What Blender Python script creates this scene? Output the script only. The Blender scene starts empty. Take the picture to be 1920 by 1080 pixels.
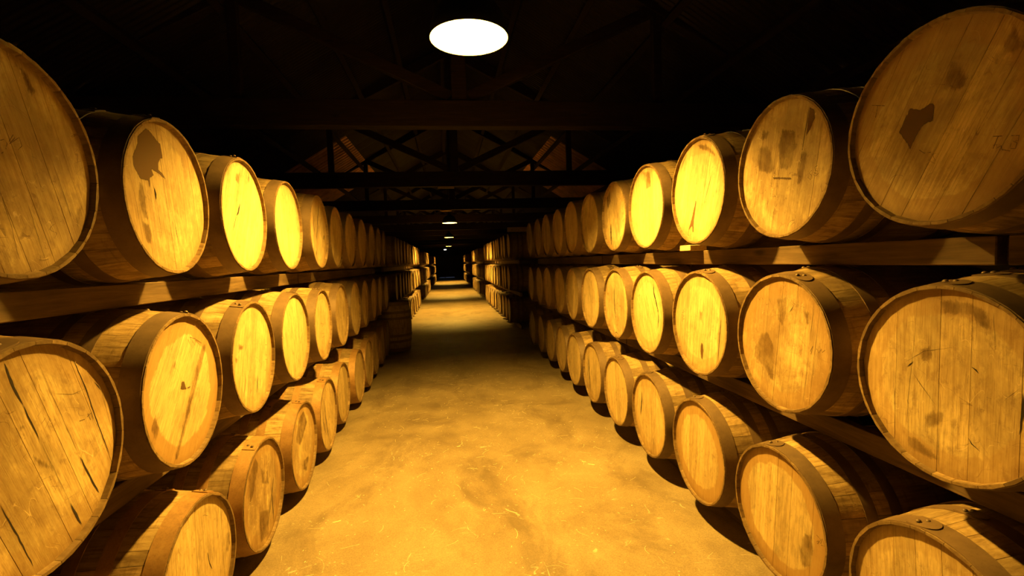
import bpy, bmesh, math, random
from mathutils import Vector, Matrix
rnd = random.Random(7)
PI = math.pi
C = bpy.context.scene.collection
S = bpy.context.scene
U = 0.56                      # one unit of the survey = the width of a barrel head in metres

# ---------------------------------------------------------------- camera, world, exposure
cam_d = bpy.data.cameras.new('camera'); cam = bpy.data.objects.new('camera', cam_d); C.objects.link(cam)
F_PX, YAW, PITCH, ROLL = 893.615, 0.13236, -0.05583, -0.03372
fw = Vector((math.sin(YAW)*math.cos(PITCH), math.cos(YAW)*math.cos(PITCH), math.sin(PITCH)))
rt = Vector((math.cos(YAW), -math.sin(YAW), 0)); up = rt.cross(fw)
r2 = rt*math.cos(ROLL) + up*math.sin(ROLL); u2 = -rt*math.sin(ROLL) + up*math.cos(ROLL)
cam.matrix_world = Matrix(((r2.x,u2.x,-fw.x,0),(r2.y,u2.y,-fw.y,0),(r2.z,u2.z,-fw.z,1.50),(0,0,0,1)))
cam_d.sensor_width = 36; cam_d.lens = 36*F_PX/1920; cam_d.clip_start = 0.05; cam_d.clip_end = 200
S.camera = cam
w = bpy.data.worlds.new('world'); S.world = w; w.use_nodes = True
w.node_tree.nodes['Background'].inputs[0].default_value = (0, 0, 0, 1)
w.node_tree.nodes['Background'].inputs[1].default_value = 0.0
S.view_settings.view_transform = 'Standard'; S.view_settings.look = 'None'
S.view_settings.gamma = 1; S.view_settings.use_curve_mapping = False
S.view_settings.exposure = 0.0
S.cycles.use_denoising = True
S.cycles.max_bounces = 6; S.cycles.diffuse_bounces = 2; S.cycles.glossy_bounces = 3; S.cycles.transparent_max_bounces = 6
S.cycles.caustics_reflective = False; S.cycles.caustics_refractive = False
S.cycles.sample_clamp_indirect = 20.0
BULB_STRENGTH = 12400.0; BULB_COLOR = (1.0, 0.56, 0.072)

def P(x, y, z): return (x*U, y*U, 1.50 + z*U)      # survey point (camera = origin) -> metres

# ---------------------------------------------------------------- helpers
def link(name, me, mat=None, parent=None, loc=(0,0,0), rot=(0,0,0)):
    o = bpy.data.objects.new(name, me); C.objects.link(o)
    if mat is not None and me is not None and len(me.materials) == 0: me.materials.append(mat)
    if parent is not None: o.parent = parent
    o.location = loc; o.rotation_euler = rot
    return o
def mesh(name, verts, faces, smooth=False, angle=35, mats=None, idx=None):
    me = bpy.data.meshes.new(name); me.from_pydata(verts, [], faces); me.update()
    bm = bmesh.new(); bm.from_mesh(me); bmesh.ops.recalc_face_normals(bm, faces=bm.faces); bm.to_mesh(me); bm.free()
    if smooth:
        me.polygons.foreach_set('use_smooth', [True]*len(me.polygons)); me.set_sharp_from_angle(angle=math.radians(angle))
    return me
def tag(o, label, cat, group=None, kind=None):
    if label: o['label'] = label
    if cat: o['category'] = cat
    if group: o['group'] = group
    if kind: o['kind'] = kind
    return o
def empty(name, loc, rot=(0,0,0)):
    o = bpy.data.objects.new(name, None); C.objects.link(o); o.location = loc; o.rotation_euler = rot
    o.empty_display_size = .1
    return o
class MB:
    def __init__(s): s.v = []; s.f = []
    def box(s, x0, y0, z0, x1, y1, z1, ch=0.0, M=None):
        n = len(s.v); bm = bmesh.new(); bmesh.ops.create_cube(bm, size=1)
        for v in bm.verts: v.co = Vector(((x0+x1)/2+v.co.x*(x1-x0), (y0+y1)/2+v.co.y*(y1-y0), (z0+z1)/2+v.co.z*(z1-z0)))
        if ch: bmesh.ops.bevel(bm, geom=list(bm.edges), offset=ch, segments=1, affect='EDGES')
        bm.verts.ensure_lookup_table()
        for i, v in enumerate(bm.verts): v.index = i; s.v.append(tuple(M @ v.co) if M else tuple(v.co))
        for f in bm.faces: s.f.append([n+v.index for v in f.verts])
        bm.free()
    def lathe(s, prof, n=32, closed=False, a0=0, a1=2*PI, axis='z'):
        k = len(s.v); full = abs(a1-a0-2*PI) < 1e-6; m = n if full else n+1
        for i in range(m):
            a = a0+(a1-a0)*i/n; c, q = math.cos(a), math.sin(a)
            for (r, h) in prof:
                s.v.append((r*c, r*q, h) if axis == 'z' else (h, r*c, r*q))
        L = len(prof)
        for i in range(n):
            j = (i+1) % m
            for p in range(L if closed else L-1):
                q2 = (p+1) % L
                s.f.append([k+i*L+p, k+j*L+p, k+j*L+q2, k+i*L+q2])
        return k, m, L
    def me(s, name, smooth=False, angle=35): return mesh(name, s.v, s.f, smooth, angle)

# ---------------------------------------------------------------- materials
def mat_new(name):
    m = bpy.data.materials.new(name); m.use_nodes = True; nt = m.node_tree
    b = nt.nodes['Principled BSDF']
    return m, nt, b
def N(nt, t, **kw):
    n = nt.nodes.new(t)
    for k, v in kw.items():
        if k.startswith('i_'):
            key = k[2:]; key = int(key) if key.isdigit() else key
            n.inputs[key].default_value = v
        else: setattr(n, k, v)
    return n
def ramp(nt, stops, fac):
    r = nt.nodes.new('ShaderNodeValToRGB'); e = r.color_ramp.elements
    while len(e) < len(stops): e.new(.5)
    for i, (p, c) in enumerate(stops): e[i].position = p; e[i].color = (c, c, c, 1) if isinstance(c, (int, float)) else (*c, 1)
    nt.links.new(fac, r.inputs[0]); return r.outputs[0]
def mathn(nt, op, a, b=None, clamp=False):
    n = nt.nodes.new('ShaderNodeMath'); n.operation = op; n.use_clamp = clamp
    for i, v in enumerate((a, b)):
        if v is None: continue
        if isinstance(v, (int, float)): n.inputs[i].default_value = v
        else: nt.links.new(v, n.inputs[i])
    return n.outputs[0]
def mixc(nt, fac, a, b, mode='MIX'):
    n = nt.nodes.new('ShaderNodeMix'); n.data_type = 'RGBA'; n.blend_type = mode
    for i, v in ((0, fac), (6, a), (7, b)):
        if isinstance(v, (int, float)): n.inputs[i].default_value = v
        elif isinstance(v, tuple): n.inputs[i].default_value = (*v, 1)
        else: nt.links.new(v, n.inputs[i])
    return n.outputs[2]
def attr(nt, name, out=2):
    a = nt.nodes.new('ShaderNodeAttribute'); a.attribute_type = 'OBJECT'; a.attribute_name = name
    return a.outputs[out]
def objcoord(nt, scale, seedmul=7.3):
    tc = nt.nodes.new('ShaderNodeTexCoord')
    sd = attr(nt, 'seed'); cx = nt.nodes.new('ShaderNodeCombineXYZ')
    s1 = mathn(nt, 'MULTIPLY', sd, seedmul)
    for i in range(3): nt.links.new(s1, cx.inputs[i])
    def at(sc, extra=None):
        mp = nt.nodes.new('ShaderNodeVectorMath'); mp.operation = 'MULTIPLY'; nt.links.new(tc.outputs['Object'], mp.inputs[0]); mp.inputs[1].default_value = sc
        ad = nt.nodes.new('ShaderNodeVectorMath'); ad.operation = 'ADD'; nt.links.new(mp.outputs[0], ad.inputs[0]); nt.links.new(cx.outputs[0], ad.inputs[1])
        if extra is not None:
            ad2 = nt.nodes.new('ShaderNodeVectorMath'); ad2.operation = 'ADD'; nt.links.new(ad.outputs[0], ad2.inputs[0]); nt.links.new(extra, ad2.inputs[1]); return ad2.outputs[0]
        return ad.outputs[0]
    return tc, at
def noise(nt, vec, scale=1.0, detail=4.0, rough=.6, dist=0.0, out=0):
    n = nt.nodes.new('ShaderNodeTexNoise'); nt.links.new(vec, n.inputs['Vector'])
    n.inputs['Scale'].default_value = scale; n.inputs['Detail'].default_value = detail; n.inputs['Roughness'].default_value = rough; n.inputs['Distortion'].default_value = dist
    return n.outputs[out]
def bump(nt, b, h, strength, dist):
    n = nt.nodes.new('ShaderNodeBump'); n.inputs['Strength'].default_value = strength; n.inputs['Distance'].default_value = dist
    nt.links.new(h, n.inputs['Height']); nt.links.new(n.outputs[0], b.inputs['Normal'])

def wood_head():
    m, nt, b = mat_new('worn_oak_head')
    tc, at = objcoord(nt, 1)
    oi = nt.nodes.new('ShaderNodeObjectInfo'); rv = oi.outputs['Random']
    cxr = nt.nodes.new('ShaderNodeCombineXYZ'); nt.links.new(mathn(nt, 'MULTIPLY', rv, 9.0), cxr.inputs[1])
    grain = noise(nt, at((30, 95, 5), cxr.outputs[0]), 1, 5, .65, .3)
    fine = noise(nt, at((60, 330, 14), cxr.outputs[0]), 1, 3, .6)
    blot = noise(nt, at((5, 5.5, 4.0)), 1, 6, .68, .5)
    speck = noise(nt, at((26, 30, 20)), 1, 5, .7)
    dirt = attr(nt, 'dirt')
    # tone of every board
    base = ramp(nt, [(.25, (.42, .28, .11)), (.55, (.64, .475, .22)), (.85, (.78, .62, .34))], grain)
    tone = mathn(nt, 'ADD', mathn(nt, 'MULTIPLY', rv, .30), .80)
    t3 = nt.nodes.new('ShaderNodeCombineXYZ')
    for i in range(3): nt.links.new(tone, t3.inputs[i])
    col = mixc(nt, 1.0, base, t3.outputs[0], 'MULTIPLY')
    fs = ramp(nt, [(.36, 1.0), (.46, 0.0)], fine)
    col = mixc(nt, mathn(nt, 'MULTIPLY', fs, .5), col, (.24, .135, .05))
    mot = noise(nt, at((16, 19, 9)), 1, 6, .72, .6)
    col = mixc(nt, 1.0, col, ramp(nt, [(.30, .70), (.50, 1.0), (.72, 1.12)], mot), 'MULTIPLY')
    # stains: threshold falls with the dirt of the barrel
    th = mathn(nt, 'ADD', blot, mathn(nt, 'MULTIPLY', dirt, .13))
    st = ramp(nt, [(.50, 0.0), (.57, .45), (.70, .9)], th)
    st = mathn(nt, 'MULTIPLY', st, mathn(nt, 'ADD', mathn(nt, 'MULTIPLY', dirt, .75), .12), True)
    col = mixc(nt, st, col, (.20, .115, .045))
    sp = ramp(nt, [(.60, 0.0), (.70, 1.0)], mathn(nt, 'ADD', speck, mathn(nt, 'MULTIPLY', dirt, .06)))
    col = mixc(nt, mathn(nt, 'MULTIPLY', sp, .40), col, (.17, .09, .035))
    # scuffs and scratches: broken thin lines, dark and pale
    for k_, (sc, w_, cc) in enumerate((((1, 11, 7), .0035, (.15, .08, .03)), ((1, 5, 15), .0030, (.12, .065, .025)), ((1, 16, 10), .0035, (.80, .62, .38)))):
        ln = mathn(nt, 'LESS_THAN', mathn(nt, 'ABSOLUTE', mathn(nt, 'SUBTRACT', noise(nt, at(sc), 1, 1, .4, .4), .5)), w_)
        br = ramp(nt, [(.52, 0.0), (.60, 1.0)], noise(nt, at((13+4*k_, 14, 12)), 1, 4, .7))
        col = mixc(nt, mathn(nt, 'MULTIPLY', mathn(nt, 'MULTIPLY', ln, br), mathn(nt, 'ADD', mathn(nt, 'MULTIPLY', dirt, .6), .15), True), col, cc)
    # worn centre / darker ring near the chime
    sx = nt.nodes.new('ShaderNodeSeparateXYZ'); nt.links.new(tc.outputs['Object'], sx.inputs[0])
    rr = mathn(nt, 'SQRT', mathn(nt, 'ADD', mathn(nt, 'POWER', sx.outputs[1], 2), mathn(nt, 'POWER', sx.outputs[2], 2)))
    rr = mathn(nt, 'ADD', rr, mathn(nt, 'MULTIPLY', mathn(nt, 'SUBTRACT', blot, .5), .09))
    rg = ramp(nt, [(.196, 0.0), (.203, .9), (.25, 1.0)], rr)
    col = mixc(nt, mathn(nt, 'MULTIPLY', rg, attr(nt, 'ring')), col, (.34, .19, .06))
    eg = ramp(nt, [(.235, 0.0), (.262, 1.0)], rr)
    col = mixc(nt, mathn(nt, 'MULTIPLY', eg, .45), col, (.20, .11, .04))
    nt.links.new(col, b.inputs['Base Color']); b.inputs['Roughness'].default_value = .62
    b.inputs['Specular IOR Level'].default_value = .3
    h = mathn(nt, 'ADD', mathn(nt, 'MULTIPLY', grain, .6), mathn(nt, 'MULTIPLY', fine, .4))
    bump(nt, b, h, .5, .0015)
    return m
def wood_stave():
    m, nt, b = mat_new('aged_oak_stave')
    tc, at = objcoord(nt, 1)
    oi = nt.nodes.new('ShaderNodeObjectInfo'); rv = oi.outputs['Random']
    cxr = nt.nodes.new('ShaderNodeCombineXYZ'); nt.links.new(mathn(nt, 'MULTIPLY', rv, 9.0), cxr.inputs[0])
    g = noise(nt, at((7, 70, 70), cxr.outputs[0]), 1, 5, .65, .2)
    cross = noise(nt, at((60, 9, 9), cxr.outputs[0]), 1, 4, .65, .4)
    blot = noise(nt, at((7, 7, 7)), 1, 5, .65, .3)
    base = ramp(nt, [(.28, (.20, .115, .045)), (.5, (.42, .28, .12)), (.75, (.60, .43, .21))], g)
    tone = mathn(nt, 'ADD', mathn(nt, 'MULTIPLY', rv, .55), .50)
    t3 = nt.nodes.new('ShaderNodeCombineXYZ')
    for i in range(3): nt.links.new(tone, t3.inputs[i])
    col = mixc(nt, 1.0, base, t3.outputs[0], 'MULTIPLY')
    col = mixc(nt, mathn(nt, 'MULTIPLY', ramp(nt, [(.55, 0.0), (.70, 1.0)], cross), .55), col, (.13, .075, .03))
    col = mixc(nt, mathn(nt, 'MULTIPLY', ramp(nt, [(.48, 0.0), (.68, 1.0)], blot), .65), col, (.12, .07, .028))
    sx = nt.nodes.new('ShaderNodeSeparateXYZ'); nt.links.new(tc.outputs['Object'], sx.inputs[0])
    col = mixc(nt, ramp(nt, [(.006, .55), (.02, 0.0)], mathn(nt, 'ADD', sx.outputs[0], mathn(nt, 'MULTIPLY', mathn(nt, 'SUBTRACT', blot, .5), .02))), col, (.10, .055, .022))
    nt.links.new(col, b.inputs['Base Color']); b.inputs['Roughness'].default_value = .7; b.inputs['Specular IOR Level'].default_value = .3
    bump(nt, b, mathn(nt, 'ADD', g, cross), .5, .002)
    return m
def hoop_steel():
    m, nt, b = mat_new('dull_hoop_steel')
    tc, at = objcoord(nt, 1)
    n1 = noise(nt, at((14, 14, 14)), 1, 6, .65, .2); n2 = noise(nt, at((90, 90, 90)), 1, 4, .7)
    steel = ramp(nt, [(.3, (.115, .072, .038)), (.7, (.18, .115, .062))], n1)
    rust = ramp(nt, [(.3, (.20, .10, .035)), (.52, (.36, .20, .07)), (.7, (.50, .31, .12))], mathn(nt, 'ADD', mathn(nt, 'MULTIPLY', n1, .5), mathn(nt, 'MULTIPLY', n2, .5)))
    col = mixc(nt, attr(nt, 'rust'), steel, rust)
    col = mixc(nt, mathn(nt, 'MULTIPLY', ramp(nt, [(.55, 0.0), (.66, 1.0)], n2), .35), col, (.10, .055, .02))
    nt.links.new(col, b.inputs['Base Color']); b.inputs['Roughness'].default_value = .55; b.inputs['Metallic'].default_value = .25
    bump(nt, b, n2, .25, .001)
    return m
def beam_wood(name, c0, c1, c2, axis=1, rough=.75):
    m, nt, b = mat_new(name)
    tc, at = objcoord(nt, 1)
    sc = [45, 45, 45]; sc[axis] = 3.0
    g = noise(nt, at(tuple(sc)), 1, 5, .65, .4); bl = noise(nt, at((4, 4, 9)), 1, 4, .6)
    kn = nt.nodes.new('ShaderNodeTexVoronoi'); s2 = [7, 7, 7]; s2[axis] = 2.2; nt.links.new(at(tuple(s2)), kn.inputs['Vector']); kn.inputs['Scale'].default_value = 1
    col = ramp(nt, [(.3, c0), (.52, c1), (.75, c2)], g)
    col = mixc(nt, mathn(nt, 'MULTIPLY', ramp(nt, [(.45, 0.0), (.7, 1.0)], bl), .5), col, c0)
    col = mixc(nt, ramp(nt, [(.05, .8), (.14, 0.0)], kn.outputs['Distance']), col, tuple(x*.45 for x in c0))
    nt.links.new(col, b.inputs['Base Color']); b.inputs['Roughness'].default_value = rough; b.inputs['Specular IOR Level'].default_value = .25
    bump(nt, b, g, .4, .002)
    return m
def plain(name, col, rough=.6, metal=0.0, nz=.15, scale=12):
    m, nt, b = mat_new(name); tc, at = objcoord(nt, 1)
    n = noise(nt, at((scale,)*3), 1, 4, .6)
    c = ramp(nt, [(.3, tuple(x*(1-nz) for x in col)), (.7, tuple(min(1, x*(1+nz)) for x in col))], n)
    nt.links.new(c, b.inputs['Base Color']); b.inputs['Roughness'].default_value = rough; b.inputs['Metallic'].default_value = metal
    return m
def stain_mat(name, col, alpha, soft=.010, graded=True):
    m, nt, b = mat_new(name); tc, at = objcoord(nt, 1)
    n = noise(nt, at((60, 90, 26)), 1, 5, .75)
    if graded:
        a0 = nt.nodes.new('ShaderNodeAttribute'); a0.attribute_name = 'depth'
        d = mathn(nt, 'ADD', mathn(nt, 'DIVIDE', a0.outputs[2], soft), mathn(nt, 'MULTIPLY', mathn(nt, 'SUBTRACT', n, .5), 3.2))
        a = mathn(nt, 'MULTIPLY', ramp(nt, [(0.0, 0.0), (.55, .8), (1.0, 1.0)], d), alpha)
        if soft > .008:
            big = noise(nt, at((14, 14, 9)), 1, 4, .6); a = mathn(nt, 'MULTIPLY', a, ramp(nt, [(.35, .35), (.6, 1.0)], big))
    else: a = ramp(nt, [(.38, 0.0), (.50, alpha)], n)
    nt.links.new(a, b.inputs['Alpha']); b.inputs['Base Color'].default_value = (*col, 1); b.inputs['Roughness'].default_value = .7
    b.inputs['Specular IOR Level'].default_value = .2
    return m
def floor_mat():
    m, nt, b = mat_new('scuffed_concrete_floor'); tc, at = objcoord(nt, 1)
    big = noise(nt, at((.9, .45, 1)), 1, 5, .6, .6); mid = noise(nt, at((4, 3, 4)), 1, 6, .68, .4); fine = noise(nt, at((150, 150, 150)), 1, 4, .75)
    col = ramp(nt, [(.28, (.17, .12, .07)), (.5, (.30, .225, .13)), (.72, (.42, .325, .20))], mathn(nt, 'ADD', mathn(nt, 'MULTIPLY', big, .45), mathn(nt, 'MULTIPLY', mid, .55)))
    col = mixc(nt, .6, col, ramp(nt, [(.3, .5), (.7, 1.42)], fine), 'MULTIPLY')
    dk = ramp(nt, [(.50, 0.0), (.66, .6)], noise(nt, at((1.7, 1.2, 1)), 1, 7, .72, 1.0))
    col = mixc(nt, dk, col, (.13, .09, .05))
    # pale specks of grit and straw dust
    sp = ramp(nt, [(.66, 0.0), (.71, 1.0)], noise(nt, at((55, 45, 40)), 1, 3, .6))
    mk = ramp(nt, [(.48, 0.0), (.62, 1.0)], noise(nt, at((2.2, 2.0, 2)), 1, 4, .6))
    col = mixc(nt, mathn(nt, 'MULTIPLY', mathn(nt, 'MULTIPLY', sp, mk), .55), col, (.70, .60, .42))
    # scratches: thin contour lines of a warped noise
    for k, (sc, w_) in enumerate((((3.1, 2.3, 3), .0045), ((5.3, 7.9, 3), .0060), ((1.3, 4.3, 2), .0032))):
        nz = noise(nt, at(sc, None), 1, 1, .5, .6+.3*k)
        ln = mathn(nt, 'LESS_THAN', mathn(nt, 'ABSOLUTE', mathn(nt, 'SUBTRACT', nz, .5)), w_)
        br = ramp(nt, [(.585, 0.0), (.645, 1.0)], noise(nt, at((6+k, 5, 4)), 1, 4, .7))
        col = mixc(nt, mathn(nt, 'MULTIPLY', mathn(nt, 'MULTIPLY', ln, br), .5), col, (.72, .62, .45))
    nt.links.new(col, b.inputs['Base Color'])
    rg = ramp(nt, [(.3, .45), (.7, .68)], mid); nt.links.new(rg, b.inputs['Roughness'])
    b.inputs['Specular IOR Level'].default_value = .35
    bump(nt, b, mathn(nt, 'ADD', fine, mathn(nt, 'MULTIPLY', mid, 2)), .35, .002)
    return m
M_HEAD = wood_head(); M_STAVE = wood_stave(); M_HOOP = hoop_steel()
M_RAIL = beam_wood('rack_timber', (.07, .042, .02), (.13, .082, .04), (.20, .13, .065), 1)
M_TRUSS = beam_wood('roof_timber', (.016, .011, .007), (.026, .017, .011), (.045, .03, .02), 0)
M_PALE = beam_wood('pale_timber', (.42, .29, .15), (.58, .42, .22), (.70, .53, .30), 1)
M_FLOOR = floor_mat()
M_SHEET = plain('shaded_roof_sheet', (.014, .009, .006), .6, .2, .5, 6)  # near-black copy: the shade of the roof is put into the colour
M_SHEET2 = plain('lit_roof_sheet', (.80, .42, .27), .4, .3, .35, 3)  # pale copy: light on the lower roof is put into the colour
M_WALL = plain('dark_stone_wall', (.045, .038, .032), .95, 0, .4, 5)
M_DARK = plain('dark_paint', (.03, .03, .03), .5)
M_ENAM = plain('white_enamel', (.15, .148, .142), .5, 0, .02)
M_ENAMD = plain('dark_green_enamel', (.008, .012, .009), .5, 0, .1)
M_CRACK = plain('open_crack', (.018, .010, .005), .95, 0, .2)
M_INK = stain_mat('faded_ink', (.10, .055, .022), .85, 0, False)
M_STAIN = stain_mat('dark_spill_stain', (.13, .070, .026), .88, .004)
M_FAINT = stain_mat('faint_smudge', (.19, .105, .038), .60, .012)
M_STRAW = plain('straw', (.78, .66, .42), .7, 0, .15, 60)
def emis(name, col, s):
    m = bpy.data.materials.new(name); m.use_nodes = True; nt = m.node_tree; nt.nodes.remove(nt.nodes['Principled BSDF'])
    e = nt.nodes.new('ShaderNodeEmission'); e.inputs[0].default_value = (*col, 1); e.inputs[1].default_value = s
    nt.links.new(e.outputs[0], nt.nodes['Material Output'].inputs[0]); return m
M_BULB = emis('lit_bulb', BULB_COLOR, BULB_STRENGTH)
M_BULK = emis('lit_bulkhead_glass', (1, .93, .8), 3.0)
M_DAY = emis('daylight_under_door', (.35, .45, .8), .12)

FLOOR_Z = -2.68

# ---------------------------------------------------------------- survey of the near barrels (offsets, size, turn), board tilt and head marks in mm
FIT={'LT1':(-0.008,-0.002,0.97,0.005,-0.003),'LT2':(-0.012,-0.005,0.996,0.002,-0.026),'LT3':(-0.014,-0.006,1.004,0.002,-0.018),'LT4':(-0.014,0.014,1.003,-0.012,-0.009),'LT5':(0.02,0.022,1.011,-0.012,-0.034),'LT6':(-0.01,0.016,0.989,-0.012,-0.011),'LM1':(0.001,0.009,1.034,0.006,-0.001),'LM2':(-0.002,-0.002,1.014,0.001,-0.048),'LM3':(-0.005,-0.019,1.006,-0.009,-0.026),'LM4':(0.006,-0.021,1.008,-0.012,0.004),'LM5':(0.016,-0.022,0.99,-0.012,-0.017),'LM6':(0.022,-0.018,1.01,-0.012,-0.018),'LM7':(0.017,-0.018,1.003,-0.012,-0.005),'LB2':(0.007,0.012,1.013,0.002,0.001),'LB3':(0.0,-0.001,0.998,0.0,0.002),'LB4':(0.018,0.01,1.001,0.002,-0.001),'LB5':(0.017,-0.005,1.001,-0.002,-0.02),'LB6':(-0.023,-0.005,0.99,-0.002,-0.004),'LB7':(0.027,-0.001,0.993,-0.001,0.006),'RT1':(-0.03,0.007,0.973,0.006,-0.007),'RT2':(0.014,-0.012,0.999,0.004,0.007),'RT3':(0.011,-0.003,1.026,-0.004,0.016),'RT4':(-0.004,0.004,1.001,-0.003,-0.011),'RT5':(0.015,0.001,0.994,-0.002,-0.009),'RT6':(0.009,0.017,0.976,-0.012,-0.014),'RM1':(0.027,-0.001,0.985,0.002,0.005),'RM2':(0.011,-0.006,1.017,0.001,0.002),'RM3':(0.01,-0.004,1.021,0.002,-0.009),'RM4':(-0.011,0.001,1.004,0.0,0.016),'RM5':(0.005,-0.013,1.015,-0.009,-0.003),'RM6':(-0.016,-0.006,1.014,-0.006,-0.025),'RM7':(-0.029,0.003,1.003,-0.001,0.014),'RB1':(-0.006,0.004,1.003,0.0,-0.002),'RB2':(-0.026,-0.004,0.996,-0.002,-0.012),'RB3':(-0.005,0.011,1.022,0.003,0.006),'RB4':(-0.024,-0.005,1.015,-0.002,0.007),'RB5':(-0.028,-0.014,1.0,-0.006,-0.007),'RB6':(-0.018,-0.014,1.012,-0.005,-0.044),'RB7':(-0.043,0.001,1.008,-0.001,-0.053)}
BOARD_ANGLE={'LM1':-20.4,'RT1':29.4,'RT2':12.2,'RM2':7.9,'LT1':-19.4,'LT2':-7.8,'LM2':36.1,'LT3':23.0,'RT3':17.8,'RM1':0.7,'RM3':7.8,'LM3':15.7,'LB5':-12.8,'RM4':-20.2}
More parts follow.
